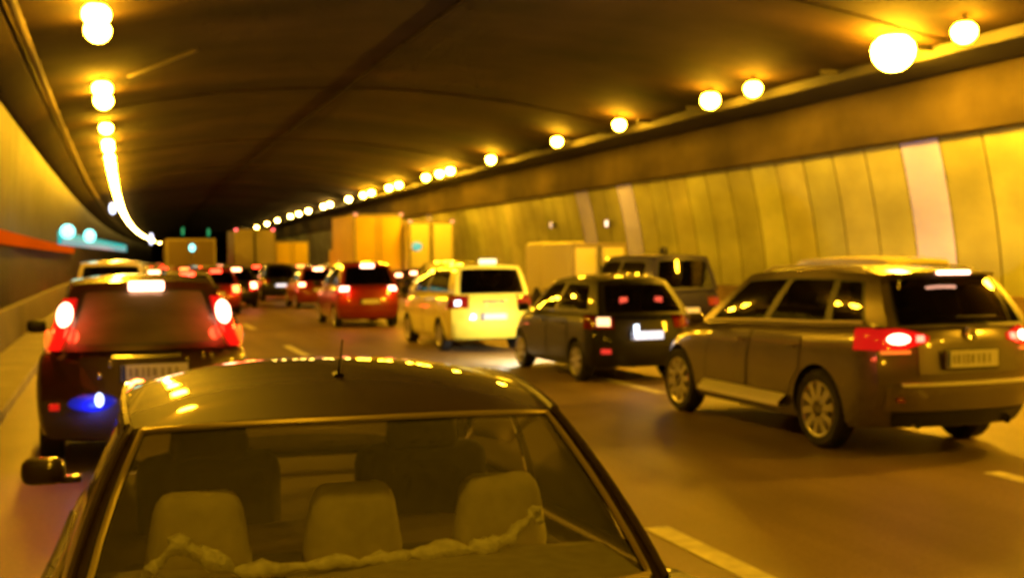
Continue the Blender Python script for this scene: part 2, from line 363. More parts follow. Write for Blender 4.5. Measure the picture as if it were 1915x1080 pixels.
class Car:
    """one vehicle; local x right, y forward, z up, origin on the ground under its middle"""
    def __init__(s, name, label, cat, loc, rz, S, group=None):
        s.S = S; s.root = thing(name, label, cat, loc, rz, group)
    # -- lower body surface: u across, v along (-1 rear), w up
    def P(s, u, v, w, off=0.0):
        S = s.S; L, W = S['L'], S['W']
        t = (v + 1) / 2
        z0n = (w + 1) / 2
        yr = -L / 2 + interp(S['rear'], z0n) + S.get('rb', .10) * u * u * u * u + S.get('rb2', .05) * u * u
        yf = L / 2 - interp(S['front'], z0n) - .22 * u ** 4 - .10 * u * u
        y = lerp(yr, yf, t)
        e = min(1, (1 - abs(v)) / .14)
        end = 1 - .055 * (1 - e) ** 2.0 - (.04 if v > 0 else 0) * (1 - min(1, (1 - v) / .35)) ** 2
        hw = W / 2 * csp(SIDE, w) * end
        zt = csp(S['top'], y); zb = S['clear'] + .05 * max(0, (abs(v) - .8) / .2)
        z = lerp(zb, zt - (S.get('shoulder', .02)) * abs(u) ** 3 + 0, z0n)
        x = u * hw
        if off:
            a = s.P(min(u + .01, 1.0), v, w); a2 = s.P(u - .01, v, w)
        return Vector((x, y, z))
    def N(s, u, v, w, face):
        d = .02
        if face == 'side':
            a = s.P(u, min(v + d, 1), w) - s.P(u, max(v - d, -1), w); b = s.P(u, v, min(w + d, 1)) - s.P(u, v, max(w - d, -1)); n = a.cross(b)
            return n.normalized() * (1 if n.x * u > 0 else -1)
        a = s.P(min(u + d, 1), v, w) - s.P(max(u - d, -1), v, w); b = s.P(u, v, min(w + d, 1)) - s.P(u, v, max(w - d, -1)); n = a.cross(b)
        return n.normalized() * (1 if n.y * v > 0 else -1)
    def zw(s, z, y):
        """w for a height z at station y"""
        zt = csp(s.S['top'], y); return max(-1, min(1, 2 * (z - s.S['clear']) / (zt - s.S['clear']) - 1))
    def yv(s, y): return max(-1, min(1, 2 * (y + s.S['L'] / 2) / s.S['L'] - 1))
    def body(s, pm, nx=8, ny=46, nz=12):
        S = s.S; idx = {}; verts = []
        us = [-1 + 2 * i / nx for i in range(nx + 1)]
        vs = [-math.cos(math.pi * i / ny) * .35 + .65 * (-1 + 2 * i / ny) for i in range(ny + 1)]
        ws = [-1 + 2 * i / nz for i in range(nz + 1)]
        def V(i, j, k):
            if (i, j, k) not in idx: idx[(i, j, k)] = len(verts); verts.append(s.P(us[i], vs[j], ws[k]))
            return idx[(i, j, k)]
        fs = []
        for j in range(ny):
            for k in range(nz):
                for i in (0, nx): fs.append([V(i, j, k), V(i, j + 1, k), V(i, j + 1, k + 1), V(i, j, k + 1)])
            for i in range(nx):
                for k in (0, nz): fs.append([V(i, j, k), V(i + 1, j, k), V(i + 1, j + 1, k), V(i, j + 1, k)])
        for i in range(nx):
            for k in range(nz):
                for j in (0, ny): fs.append([V(i, j, k), V(i + 1, j, k), V(i + 1, j, k + 1), V(i, j, k + 1)])
        me = bpy.data.meshes.new('body'); me.from_pydata(verts, [], fs)
        bm = bmesh.new(); bm.from_mesh(me); bmesh.ops.recalc_face_normals(bm, faces=bm.faces); bm.to_mesh(me); bm.free()
        o = bpy.data.objects.new('body', me); COL.objects.link(o)
        # wheel arches
        R = S['wr'] + .045; cut = MB(); hw = S['W'] / 2
        for yy in S['axles']:
            for sd in (-1, 1):
                n = 26; xa, xb = sd * (hw - .27), sd * (hw + .2)
                ring = [(yy + R * math.cos(2 * math.pi * k / n), S['wr'] + .01 + R * math.sin(2 * math.pi * k / n)) for k in range(n)]
                cut.add([(xa, a, c) for a, c in ring] + [(xb, a, c) for a, c in ring],
                        [[k, (k + 1) % n, n + (k + 1) % n, n + k] for k in range(n)] + [list(range(n))[::-1], list(range(n, 2 * n))])
        co = cut.build('cutter', M['well'], smooth=None)
        md = o.modifiers.new('b', 'BOOLEAN'); md.operation = 'DIFFERENCE'; md.object = co; md.solver = 'EXACT'
        dg = bpy.context.evaluated_depsgraph_get(); dg.update()
        nm = bpy.data.meshes.new_from_object(o.evaluated_get(dg))
        bpy.data.objects.remove(o); cm = co.data; bpy.data.objects.remove(co); bpy.data.meshes.remove(cm)
        nm.name = 'body'; nm.materials.clear()
        for p in nm.polygons:
            c = p.center; mi = 0
            for yy in S['axles']:
                d = math.hypot(c.y - yy, c.z - S['wr'] - .01)
                if abs(d - R) < .02 and abs(p.normal.x) < .3 and abs(c.x) < hw * .999: mi = 1
                if d < R and abs(abs(c.x) - hw + .27) < .01: mi = 1
            if c.z > csp(S['top'], c.y) - .05 and p.normal.z > .8 and S['gh'][0] + .08 < c.y < S['gh'][1] - .02 and abs(c.x) < S['gw'] - .02: mi = 2
            if p.normal.z < -.8: mi = 1
            p.material_index = mi
        o = link('body', nm, [pm, M['well'], M['trim']], s.root, 38)
        s.pm = pm; return o
    # -- cabin
    def side(s, sd, q, t):
        """side glass surface: q 0 rear .. 1 front, t 0 belt .. 1 roof"""
        S = s.S; (yd, ya, ydt, yat) = S['gh']
        yb = lerp(yd, ya, q); yt = lerp(ydt, yat, q)
        y = lerp(yb, yt, t); zb = csp(S['top'], max(yd + .05, min(ya - .12, yb))) - .02; zt = s.zr(q)
        xb = S['gw'] * (1 - .05 * abs(2 * q - 1) ** 3 * (1 if q > .5 else S.get('rt', 1))); xt = S['rw'] * (1 - .05 * abs(2 * q - 1) ** 2)
        x = lerp(xb, xt, t) + .05 * t * (1 - t) * 1.6
        return Vector((sd * x, y, lerp(zb, zt, t)))
    def zr(s, q):
        S = s.S; return S['H'] - S.get('railz', .035) - S.get('rdrop', .05) * abs((q - .45) / .55) ** 2.2
    def end(s, which, u, t):
        q = 0 if which == 'rear' else 1
        p = s.side(1, q, t); sg = -1 if which == 'rear' else 1
        bow = lerp(s.S.get('bow', .10) * 1.2, s.S.get('bow', .10), t) * (1 - u * u)
        return Vector((p.x * u, p.y + sg * bow, p.z + .028 * t * (1 - abs(u) ** 2.5) + .0 * (1 - t)))
    def cabin(s, panes, rearwin=(.12, .90), glassm=None, rearglass=None, frontglass=None, seal=.02, rside=.86):
        """panes: list of (q0, q1, t0, t1) side windows"""
        S = s.S; gm = glassm or M['glass']; fr = MB()
        T = sorted({0, .1, 1} | {p[2] for p in panes} | {p[3] for p in panes} | {p[2] - .03 for p in panes} | {p[3] + .03 for p in panes} | {.35, .6})
        Q = {0, 1}
        for p in panes: Q |= {p[0], p[1], p[0] - seal / 2, p[1] + seal / 2}
        Q = sorted(Q | {i / 12 for i in range(13)})
        for sd in (-1, 1):
            for q0, q1 in zip(Q, Q[1:]):
                for t0, t1 in zip(T, T[1:]):
                    qc, tc = (q0 + q1) / 2, (t0 + t1) / 2; mi = 0; skip = False
                    for p in panes:
                        if p[0] < qc < p[1] and p[2] < tc < p[3]: skip = True
                        elif p[0] - seal < qc < p[1] + seal and p[2] - .03 < tc < p[3] + .031: mi = 1
                    if not skip: fr.add([s.side(sd, q0, t0), s.side(sd, q1, t0), s.side(sd, q1, t1), s.side(sd, q0, t1)], [(0, 1, 2, 3)], mi)
            for p in panes:
                g = MB(); g.grid([[s.side(sd, lerp(p[0], p[1], i / 6), lerp(p[2], p[3], j / 5)) - Vector((sd * .006, 0, 0)) for j in range(6)] for i in range(7)])
                g.build('side_window', gm, s.root)
        for wh, (t0, t1), us, g_ in (('rear', rearwin, rside, rearglass or gm), ('front', (.08, .93), .93, frontglass or gm)):
            U = [-1 + i / 8 for i in range(17)]; U = sorted(set([u for u in U if abs(abs(u) - us) > .03] + [-us, us, -us - .035, us + .035]))
            TT = sorted({0, t0 - .035, t0, t1, t1 + .025, 1, .3, .5, .7})
            for u0, u1 in zip(U, U[1:]):
                for a, b_ in zip(TT, TT[1:]):
                    uc, tc = (u0 + u1) / 2, (a + b_) / 2
                    if abs(uc) < us and t0 < tc < t1: continue
                    mi = 1 if abs(uc) < us + .036 and t0 - .036 < tc < t1 + .026 else 0
                    fr.add([s.end(wh, u0, a), s.end(wh, u1, a), s.end(wh, u1, b_), s.end(wh, u0, b_)], [(0, 1, 2, 3)], mi)
            g = MB(); off = Vector((0, .006 if wh == 'rear' else -.006, 0))
            g.grid([[s.end(wh, lerp(-us, us, i / 14), lerp(t0, t1, j / 7)) + off for j in range(8)] for i in range(15)])
            g.build('rear_window' if wh == 'rear' else 'windscreen', g_, s.root)
        fr.build('window_pillars', [s.pm, M['black']], s.root, 40)
        rf = MB()
        rows = []
        for j in range(15):
            q = j / 14; row = []
            for i in range(17):
                u = -1 + i / 8; e0 = s.end('rear', u, 1).y; e1 = s.end('front', u, 1).y
                p = s.side(1, q, 1)
                cr_ = .028 + S.get('crown', .022) * math.sin(math.pi * q) ** .7 if 0 < q < 1 else .028
                row.append(Vector((p.x * u, lerp(e0, e1, q), p.z + cr_ * (1 - abs(u) ** 2.5))))
            rows.append(row)
        rf.grid(rows); rf.build('roof', s.pm, s.root, 50)
    # -- wrapped patches
    def rear_patch(s, name, u0, u1, z0, z1, m, off=.012, wrap=0.0, parent=None, smooth=40, vface=-1, taper=0.0):
        """panel on the rear (or front) face from u0 to u1 between heights; wrap metres round the corner"""
        S = s.S; yb = vface * S['L'] / 2 * .97; w0, w1 = s.zw(z0, yb), s.zw(z1, yb); sg = 1 if u1 > u0 else -1
        cols = [(lerp(u0, u1, i / 8), vface) for i in range(9)]
        if wrap:
            cols[-1] = (sg * .985, vface)
            cols += [(sg * 1.0, vface * (1 - 2 * wrap * k / 4 / S['L'])) for k in range(1, 5)]
        mb = MB(); A = []; B = []
        for ci, (u, v) in enumerate(cols):
            ra, rb_ = [], []; tp = taper * (1 - min(1, ci / 6)) ** 1.5
            for j in range(7):
                w_ = lerp(w0, w1, .5 + (j / 6 - .5) * (1 - tp)); p = s.P(u, v, w_); n = s.N(u, v, w_, 'side' if abs(v) < .9999 else 'end')
                if abs(v) > .9999 and abs(u) > .97: n = (n + Vector((sg, 0, 0))).normalized()
                ra.append(p + n * off); rb_.append(p - n * .012)
            A.append(ra); B.append(rb_)
        mb.grid(A)
        for X, Y in ((A[0], B[0]), (A[-1], B[-1])): mb.grid([X, Y])
        mb.grid([[a[0] for a in A], [b_[0] for b_ in B]]); mb.grid([[a[-1] for a in A], [b_[-1] for b_ in B]])
        return mb.build(name, m, parent or s.root, smooth)
    def side_patch(s, name, sd, y0, y1, z0, z1, m, off=.006, parent=None, arch=True):
        S = s.S; mb = MB(); A = []; B = []
        n = 18
        for i in range(n + 1):
            y = lerp(y0, y1, i / n); v = s.yv(y); ra, rb_ = [], []
            lo = z0
            if arch:
                for ax in S['axles']:
                    R = S['wr'] + .07
                    if abs(y - ax) < R: lo = max(lo, S['wr'] + math.sqrt(R * R - (y - ax) ** 2))
            hi = max(min(z1, csp(S['top'], y) - .05), lo + .01)
            for j in range(8):
                z = lerp(lo, hi, j / 7); w_ = s.zw(z, y); p = s.P(sd, v, w_); nn = s.N(sd, v, w_, 'side')
                ra.append(p + nn * off); rb_.append(p - nn * .01)
            A.append(ra); B.append(rb_)
        mb.grid(A); mb.grid([A[0], B[0]]); mb.grid([A[-1], B[-1]])
        mb.grid([[a[0] for a in A], [b_[0] for b_ in B]]); mb.grid([[a[-1] for a in A], [b_[-1] for b_ in B]])
        if name == 'door':                         # dark shut lines along the door's edges
            for i, k in ((0, 1), (n, -1)):
                mb.grid([[A[i][j] + Vector((sd * .0015, 0, 0)) for j in range(8)], [A[i][j] + Vector((sd * .0015, k * .014, 0)) for j in range(8)]], 1)
            mb.grid([[A[i][0] + Vector((sd * .0015, 0, 0)) for i in range(n + 1)], [A[i][0] + Vector((sd * .0015, 0, .012)) for i in range(n + 1)]], 1)
            m = [m, M['black']]
        return mb.build(name, m, parent or s.root, 40, weld=name != 'door')
    def wheels(s, rimm, spokes=5, rimf=.68, faced=None):
        S = s.S; R = S['wr']; r = R * rimf; wd = .20
        for yy in S['axles']:
            for sd in (-1, 1):
                x = sd * (S['W'] / 2 - wd / 2 - .015)
                wh = bpy.data.objects.new('wheel', None); COL.objects.link(wh); wh.parent = s.root; wh.location = (x, yy, R); wh.empty_display_size = .1
                mb = MB(); h = wd / 2
                mb.lathe([(-h + .01, r), (-h, r + .02), (-h, R - .03), (-h + .03, R), (h - .03, R), (h, R - .03), (h, r + .02), (h - .01, r), (0, r - .02), (-h + .01, r)], (0, 0, 0), 'x', 32)
                mb.build('tyre', M['rubber'], wh)
                mb = MB(); o = sd * h
                mb.lathe([(o * .98, r * 1.02), (o * 1.02, r), (o * .9, r * .93), (o * .2, r * .90), (o * .2, .02)], (0, 0, 0), 'x', 32)
                mb.lathe([(o * .2, r * .3), (o * .86, r * .22), (o * .9, .001)], (0, 0, 0), 'x', 16)
                for k in range(spokes):
                    a = 2 * math.pi * (k + .25) / spokes; Rm = Matrix.Rotation(a, 3, 'X')
                    mb.box(Rm @ Vector((o * .82, 0, r * .55)), (.03, r * .26, r * .86), rot=Rm)
                mb.build('rim', rimm, wh)
    def plate(s, z, x=0.0, w=.50, h=.115, m=None, off=.03, band=True):
        # number plate with a blue end band and worn-down marks
        S = s.S; y = s.P(x / (S['W'] / 2), -1, s.zw(z, -S['L'] / 2)).y - off
        mb = MB(); mb.box((x, y, z), (w + .03, .012, h + .03), bev=.004)
        pf = mb.build('plate_frame', M['black'], s.root)
        mb = MB(); mb.box((x, y - .009, z), (w, .006, h))
        mb.build('number_plate', m or M['plate'], s.root)
        if band:
            mb = MB(); mb.box((x - w / 2 + .022, y - .0135, z), (.036, .003, h * .94)); mb.build('plate_band', M['plate_blue'], s.root)
    def marks(s, z, x, w, h, off):
        y = s.P(x / (s.S['W'] / 2), -1, s.zw(z, -s.S['L'] / 2)).y - off - .0145; rm = random.Random(3); mb = MB(); xx = x - w / 2 + .08
        while xx < x + w / 2 - .05:
            ww = rm.uniform(.02, .04); mb.box((xx, y, z), (ww, .002, h * rm.uniform(.4, .6))); xx += ww + rm.uniform(.02, .035)
        mb.build('plate_marks', M['plate_char'], s.root)
    def mirror(s, sd, y, z, m):
        xb = s.S['W'] / 2
        mb = MB(); mb.box((sd * (xb + .10), y, z), (.20, .10, .14), bev=.045); mb.box((sd * (xb - .01), y + .02, z - .05), (.09, .05, .035), bev=.01)
        mb.build('wing_mirror', m, s.root)
    def handles(s, ys, z, m):
        for sd in (-1, 1):
            for y in ys:
                v = s.yv(y); p = s.P(sd, v, s.zw(z, y))
                mb = MB(); mb.box(p + Vector((sd * .02, 0, 0)), (.025, .17, .026), bev=.01); mb.build('door_handle', m, s.root)
    def light(s, p, energy, col=(1, .05, .02), r=.05, parent=None):  # added point light off a lamp, imitating its glow on nearby surfaces
        ld = bpy.data.lights.new('added_glow_light', 'POINT'); ld.energy = energy; ld.color = col; ld.shadow_soft_size = r
        o = bpy.data.objects.new('added_glow_light', ld); COL.objects.link(o); o.parent = parent or s.root; o.location = p
    def seats(s, rows, z0, z1, m, hr, hw=.25):
        for (y, xs) in rows:
            for x in xs:
                mb = MB(); mb.box((x, y, (z0 + z1) / 2), (hw * 1.9, .13, z1 - z0), bev=.05); mb.build('seat', m, s.root)
                mb = MB(); mb.box((x, y - .01, z1 + .09), (hw, .11, .19), bev=.05); mb.box((x, y, z1 + .0), (.10, .02, .06)); mb.build('headrest', hr, s.root)
def bx(o_parent, name, c, size, m, bev=.01, rot=None):
    mb = MB(); mb.box(c, size, bev=bev, rot=rot); return mb.build(name, m, o_parent)
def ellip(parent, name, c, r, m, rot=None):
    mb = MB(); vs = []
    for i in range(11):
        a = -math.pi / 2 + math.pi * i / 10
        row = [Vector((r[0] * math.cos(a) * math.cos(b_), r[1] * math.cos(a) * math.sin(b_), r[2] * math.sin(a))) for b_ in [2 * math.pi * k / 16 for k in range(17)]]
        vs.append([(rot @ p if rot else p) + Vector(c) for p in row])
    mb.grid(vs); return mb.build(name, m, parent, 60)

# ---- 1. the near sedan seen from behind and above
sedp = paint('dark maroon paint', (.034, .017, .009), 0, .5)
SS = dict(L=4.42, W=1.83, H=1.50, clear=.17, wr=.30, axles=(-1.30, 1.37), gw=.81, rw=.618, rdrop=.05, bow=.13, rb=.12, rb2=.05, shoulder=.03, rt=2,
          gh=(-1.34, 1.22, -.84, .52), rear=[(0, .03), (.3, 0), (.55, .01), (.9, .05), (1, .12)], front=[(0, .1), (.3, 0), (.6, .03), (1, .25)],
          top=[(-2.21, .96), (-2.0, 1.015), (-1.5, 1.05), (-.8, .99), (0, .945), (.9, .945), (1.3, .93), (1.9, .80), (2.21, .66)])
SS.update(railz=.068, crown=.050)
se = Car('sedan', 'dark maroon sedan in the foreground, its roof and rear window seen from above', 'car', (0.69, 4.10, 0), -.055, SS)
M['trim'], keep = mat('brown cabin trim', (.20, .15, .08), .85), M['trim']; se.body(sedp)
se.cabin([(.13, .50, .10, .88), (.56, .93, .10, .88)], rearwin=(.05, .955), rearglass=M['dusty_glass'], frontglass=M['clear_glass'], glassm=M['clear_glass'], rside=.93)
# pale bonded edge round the rear window
mb = MB(); pts = []
U = [-.945 + 1.89 * i / 20 for i in range(21)]
loop = [se.end('rear', u, .965) for u in U] + [se.end('rear', .945, t) for t in (.8, .6, .4, .2, .06)] + [se.end('rear', u, .03) for u in U[::-1]] + [se.end('rear', -.945, t) for t in (.2, .4, .6, .8)]
mb.tube([p + Vector((0, -.004, .006)) for p in loop + loop[:2]], .009, 6)
mb.build('window_surround', mat('brushed window trim', (.42, .36, .20), .35, .5), se.root)
# roof gutters
for sd in (-1, 1):
    mb = MB(); mb.tube([se.side(sd, q / 12, 1.0) + Vector((sd * .012, 0, .002)) for q in range(13)], .013, 6)
    mb.build('roof_gutter', sedp, se.root)
    mb = MB(); mb.tube([se.side(sd, 0, t / 8) + Vector((sd * .006, -.006, .004)) for t in range(9)], .011, 6)
    mb.build('pillar_seam', sedp, se.root)
    mb = MB(); mb.box((sd * 1.0, .95, 1.0), (.17, .09, .11), bev=.04); mb.box((sd * .90, .97, .96), (.09, .05, .03), bev=.01); mb.build('wing_mirror', sedp, se.root)
# parcel shelf and cabin
mb = MB(); mb.grid([[Vector((x * (.66 if y < -1.4 else .69), y, 1.045 + .010 * math.sin(5 * x) - (.03 if y > -1 else 0))) for x in [-1 + i / 6 for i in range(13)]] for y in (-1.44, -1.33, -1.2, -1.0, -.86)])
mb.build('parcel_shelf', M['shelf'], se.root)
bx(se.root, 'rear_seat', (0, -.76, .945), (1.28, .16, .13), M['seat'], .05)
for x in (-.42, .0, .43):
    mb = MB(); mb.box((x, -.83, 1.10), (.30, .12, .24), bev=.058, tap=.26); mb.box((x, -.83, .985), (.10, .06, .1), bev=.03)
    mb.build('headrest', M['headrest'], se.root)
for x in (-.37, .37):
    mb = MB(); mb.box((x, .02, 1.03), (.48, .15, .32), bev=.07); mb.build('front_seat', M['seat'], se.root)
    mb = MB(); mb.box((x, .0, 1.25), (.27, .11, .18), bev=.05, tap=.12); mb.build('headrest', M['seat'], se.root)
bx(se.root, 'dashboard', (0, 1.0, .93), (1.3, .4, .07), M['trim'], .05)
M['trim'] = keep
bx(se.root, 'rear_view_mirror', (0.02, .70, 1.30), (.24, .03, .06), M['trim'], .01)
mb = MB(); mb.tube([(.0, -.55, 1.485), (.0, -.60, 1.53), (.0, -.67, 1.61)], [.0045, .0035, .0025], 6); mb.tube([(0, -.50, 1.485), (0, -.58, 1.488)], .018, 8)
mb.build('antenna', M['black'], se.root)
se.wheels(M['alloy'])
for sd in (-1, 1):
    tl = se.rear_patch('tail_light', sd * .55, sd * .985, .66, .84, M['lens'], wrap=.22)
    se.rear_patch('lamp_core', sd * .66, sd * .9, .71, .79, M['core'], off=.02, parent=tl)
    se.side_patch('door', sd, -1.0, .05, .30, .93, sedp); se.side_patch('door', sd, .08, 1.12, .30, .93, sedp)
se.plate(.55)
# crumpled pale scarf lying on the parcel shelf
sm = mat('pale knitted scarf', (.93, .92, .70), .9, noise=(40, .75, 1.1), bump=(60, .8))
rn = random.Random(5)
def scarf_pts():
    ctrl = [(-.56, -1.12, 1.03), (-.52, -1.13, 1.07), (-.47, -1.14, 1.12), (-.42, -1.13, 1.08), (-.34, -1.12, 1.035), (-.22, -1.1, 1.025), (-.08, -1.1, 1.03), (.02, -1.08, 1.02),
            (.12, -1.08, 1.025), (.24, -1.08, 1.035), (.33, -1.07, 1.03), (.40, -1.05, 1.045), (.46, -1.03, 1.09), (.485, -1.03, 1.115), (.49, -1.04, 1.07)]
    out = []
    for i in range(len(ctrl) - 1):
        for k in range(5):
            p = Vector(ctrl[i]).lerp(Vector(ctrl[i + 1]), k / 5) + Vector((0, 0, .035)); out.append(p + Vector((0, rn.uniform(-.008, .008), rn.uniform(-.004, .006))))
    return out
pts = scarf_pts(); rr = [(.008 + .016 * abs(math.sin(i * .47)) + rn.uniform(0, .006)) * .8 * (1.25 if 8 < i < 24 or 38 < i < 56 else .8) for i in range(len(pts))]
mb = MB(); mb.tube(pts, rr, 10); mb.tube([p + Vector((.0, .022, -.006 + .01 * math.sin(i * .9))) for i, p in enumerate(pts[6:58])], [r * .7 for r in rr[6:58]], 8)
so = mb.build('scarf', sm, None, 60); so.matrix_world = Matrix.Translation(se.root.location) @ Matrix.Rotation(-.055, 4, 'Z')
tag(so, 'crumpled pale scarf lying along the parcel shelf inside the maroon sedan', 'scarf')

# ---- 2. silver brown SUV on the right
vwp = paint('bronze grey paint', (.17, .145, .115), .45, .3)
SV = dict(L=4.72, W=1.82, H=1.72, clear=.24, wr=.375, axles=(-1.27, 1.62), gw=.82, rw=.64, rdrop=.05, bow=.10, rb=.13, rb2=.07, shoulder=.03,
          gh=(-2.20, 1.28, -1.86, .38), rear=[(0, .16), (.22, .06), (.38, .0), (.55, .0), (.9, .05), (1, .10)], front=[(0, .1), (.3, 0), (.6, .04), (1, .25)],
          top=[(-2.36, 1.19), (-2.0, 1.21), (-1, 1.17), (0, 1.14), (1.2, 1.08), (1.7, 1.0), (2.36, .84)])
vw = Car('suv', 'bronze grey SUV with bright side sill strip, nearest vehicle on the right', 'car', (7.28, 10.90, 0), .0, SV)
vw.body(vwp)
vw.cabin([(.10, .235, .10, .82), (.27, .56, .10, .84), (.60, .93, .10, .84)], rearwin=(.06, .86), glassm=M['glass'], rearglass=M['dark_glass'], rside=.86)
vw.wheels(M['alloy'], 10, .70)
mb = MB(); q = [vw.end('rear', -.86 + 1.72 * i / 12, .985) for i in range(13)]
mb.grid([[p + Vector((0, .08, .035)) for p in q], [p + Vector((0, -.12, .012)) for p in q], [p + Vector((0, -.13, -.012)) for p in q], [p + Vector((0, -.02, -.035)) for p in q]])
mb.build('spoiler', vwp, vw.root)
bl = bx(vw.root, 'high_brake_light', vw.end('rear', 0, .985) + Vector((0, -.135, -.004)), (.36, .03, .035), M['chm'])
for sd in (-1, 1):
    mb = MB(); rp = [vw.side(sd, .06 + .84 * i / 12, 1) + Vector((-sd * .03, 0, .04 if 0 < i < 12 else .0)) for i in range(13)]
    mb.tube(rp, .016, 6); mb.build('roof_rail', M['satin'], vw.root)
    tl = vw.rear_patch('tail_light', sd * .50, sd * .985, .99, 1.18, M['lens'], wrap=.30, off=.014, taper=.75)
    c1 = ellip(tl, 'lamp_core', vw.P(sd * .81, -1, vw.zw(1.09, -2.3)) + Vector((0, .0, 0)), (.105, .05, .05), M['core'], Matrix.Rotation(sd * .35, 3, 'Z'))
    vw.rear_patch('lamp_core', sd * .56, sd * .64, 1.06, 1.11, glow('small brake lamp', (1, .25, .15), 3), off=.022, parent=tl)
    vw.rear_patch('lamp_reflector', sd * .70, sd * .97, .955, .985, M['amber'], off=.018, parent=tl)
    p = vw.P(sd * .82, -1, vw.zw(1.09, -2.3)); vw.light(p + Vector((0, -.10, 0)), 2.0, (1, .05, .02), .04, tl)
    # bright sill strip and waist strip
    mb = MB(); A = []
    for i in range(13):
        y = lerp(-.82, 1.12, i / 12); p = vw.P(sd, vw.yv(y), vw.zw(.40, y))
        A.append([p + Vector((sd * a_, 0, b2)) for a_, b2 in ((-.01, .07), (.03, .06), (.11, -.01), (.115, -.05), (-.01, -.06))])
    mb.grid(A); mb.build('sill_strip', M['satin'], vw.root, 30)
    mb = MB(); mb.tube([vw.side(sd, .09 + .86 * i / 14, .075) + Vector((sd * .008, 0, 0)) for i in range(15)], .017, 6); mb.build('waist_strip', M['satin'], vw.root)
    for (a, b_) in ((-1.03, .08), (.11, 1.12)): vw.side_patch('door', sd, a, b_, .47, 1.08, vwp, off=.005)
    vw.mirror(sd, .95, 1.13, vwp)
    bx(vw.root, 'rear_reflector', vw.P(sd * .75, -1, vw.zw(.52, -2.3)) + Vector((0, -.012, 0)), (.20, .02, .04), M['lens_off'])
    mb = MB(); mb.tube([vw.P(sd * .6, -1, vw.zw(.30, -2.3)) + Vector((0, .05, -.02)), vw.P(sd * .6, -1, vw.zw(.30, -2.3)) + Vector((0, -.05, -.02))], .04, 10); mb.build('exhaust_pipe', M['chrome'], vw.root)
vw.handles((-.85, .30), .98, vwp)
vw.rear_patch('tailgate', -.62, .62, .76, 1.17, vwp, off=.006)
vw.rear_patch('rear_bumper', -.93, .93, .42, .66, vwp, off=.03, wrap=0)
vw.rear_patch('bumper_step', -.80, .80, .655, .68, M['satin'], off=.045)
vw.rear_patch('lower_valance', -.85, .85, .26, .40, M['black'], off=.02)
vw.plate(.91, x=-.03, w=.56, h=.15, off=.04); vw.marks(.91, -.03, .56, .15, .04)
mb = MB(); mb.lathe([(0, .001), (-.01, .05), (-.02, .06), (0, .068), (.01, .068)], vw.P(0, -1, vw.zw(1.12, -2.3)) + Vector((0, -.02, 0)), 'y', 20); mb.build('badge', M['chrome'], vw.root)
vw.seats([(-.75, (-.42, .42)), (.25, (-.40, .40))], .95, 1.30, M['trim'], M['trim'])
bx(vw.root, 'rear_wiper', vw.end('rear', .12, .14) + Vector((0, -.02, .02)), (.45, .015, .02), M['black'])

# ---- 3. red-lit crossover ahead of the sedan
crp = paint('dark red-brown paint', (.045, .014, .008), .1, .35)
SC = dict(L=4.45, W=1.84, H=1.70, clear=.24, wr=.34, axles=(-1.28, 1.34), gw=.83, rw=.63, rdrop=.05, bow=.12, rb=.16, rb2=.07, shoulder=.03,
          gh=(-2.06, 1.20, -1.72, .35), rear=[(0, .12), (.22, .02), (.38, .0), (.55, .02), (.9, .08), (1, .12)], front=[(0, .1), (.3, 0), (.6, .04), (1, .25)],
          top=[(-2.22, 1.06), (-1.9, 1.10), (-1, 1.10), (0, 1.08), (1.2, 1.05), (1.7, .98), (2.22, .82)])
cr_c = Car('crossover', 'dark crossover with tall glowing brake lights, directly ahead of the foreground sedan', 'car', (.30, 12.85, 0), .01, SC)
cr_c.body(crp)
cr_c.cabin([(.10, .22, .12, .82), (.27, .56, .10, .84), (.60, .93, .10, .84)], rearwin=(.10, .86), glassm=M['glass'], rearglass=M['dusty_dark'], rside=.78)
cr_c.wheels(M['alloy'], 5)
b_ = bx(cr_c.root, 'high_brake_light', cr_c.end('rear', 0.02, .93) + Vector((0, -.05, 0)), (.30, .035, .085), M['chm'], .02)
for sd in (-1, 1):
    p0 = cr_c.side(sd, 0, .10); p1 = cr_c.side(sd, 0, .86)
    mb = MB(); n = 8; A = []
    for i in range(n + 1):
        t = i / n; p = cr_c.side(sd, 0, lerp(.02, .80, t)); wv = .10 * (1 - .35 * abs(2 * t - 1) ** 2)
        A.append([p + Vector((sd * .02, .16, 0)), p + Vector((sd * .035, .02, 0)), p + Vector((sd * .01, -.05, 0)), p + Vector((-sd * wv, -.075, 0)), p + Vector((-sd * (wv + .03), -.02, 0))])
    mb.grid(A); tl = mb.build('tail_light', M['lens'], cr_c.root, 60)
    pc = cr_c.side(sd, 0, .42)
    ellip(tl, 'lamp_core', pc + Vector((-sd * .06, -.075, .075)), (.066, .035, .108), M['core'], Matrix.Rotation(math.radians(-10 * sd), 3, 'Y'))
    cr_c.light(pc + Vector((-sd * .03, -.20, .08)), 12.0, (1, .045, .015), .06, tl)
    cr_c.light(pc + Vector((sd * .16, -.02, 0)), 9, (1, .09, .015), .05, tl)  # added point light outside the flank, for its orange glow
    ellip(tl, 'flank_glow', cr_c.side(sd, 0, .12) + Vector((sd * .03, .02, .02)), (.035, .05, .10), M['amber'])  # added glowing blob, standing in for the orange glow on the flank
    cr_c.mirror(sd, .92, 1.14, M['black'])
    for (a, bb) in ((-1.0, .08), (.11, 1.08)): cr_c.side_patch('door', sd, a, bb, .36, 1.05, crp, off=.005)
    bx(cr_c.root, 'rear_reflector', cr_c.P(sd * .86, -1, cr_c.zw(.58, -2.1)) + Vector((0, -.05, 0)), (.12, .02, .06), M['lens'])
cr_c.rear_patch('tailgate', -.64, .64, .66, 1.04, crp, off=.006)
cr_c.rear_patch('rear_bumper', -.96, .96, .30, .62, mat('grey bumper plastic', (.07, .06, .06), .5), off=.05)
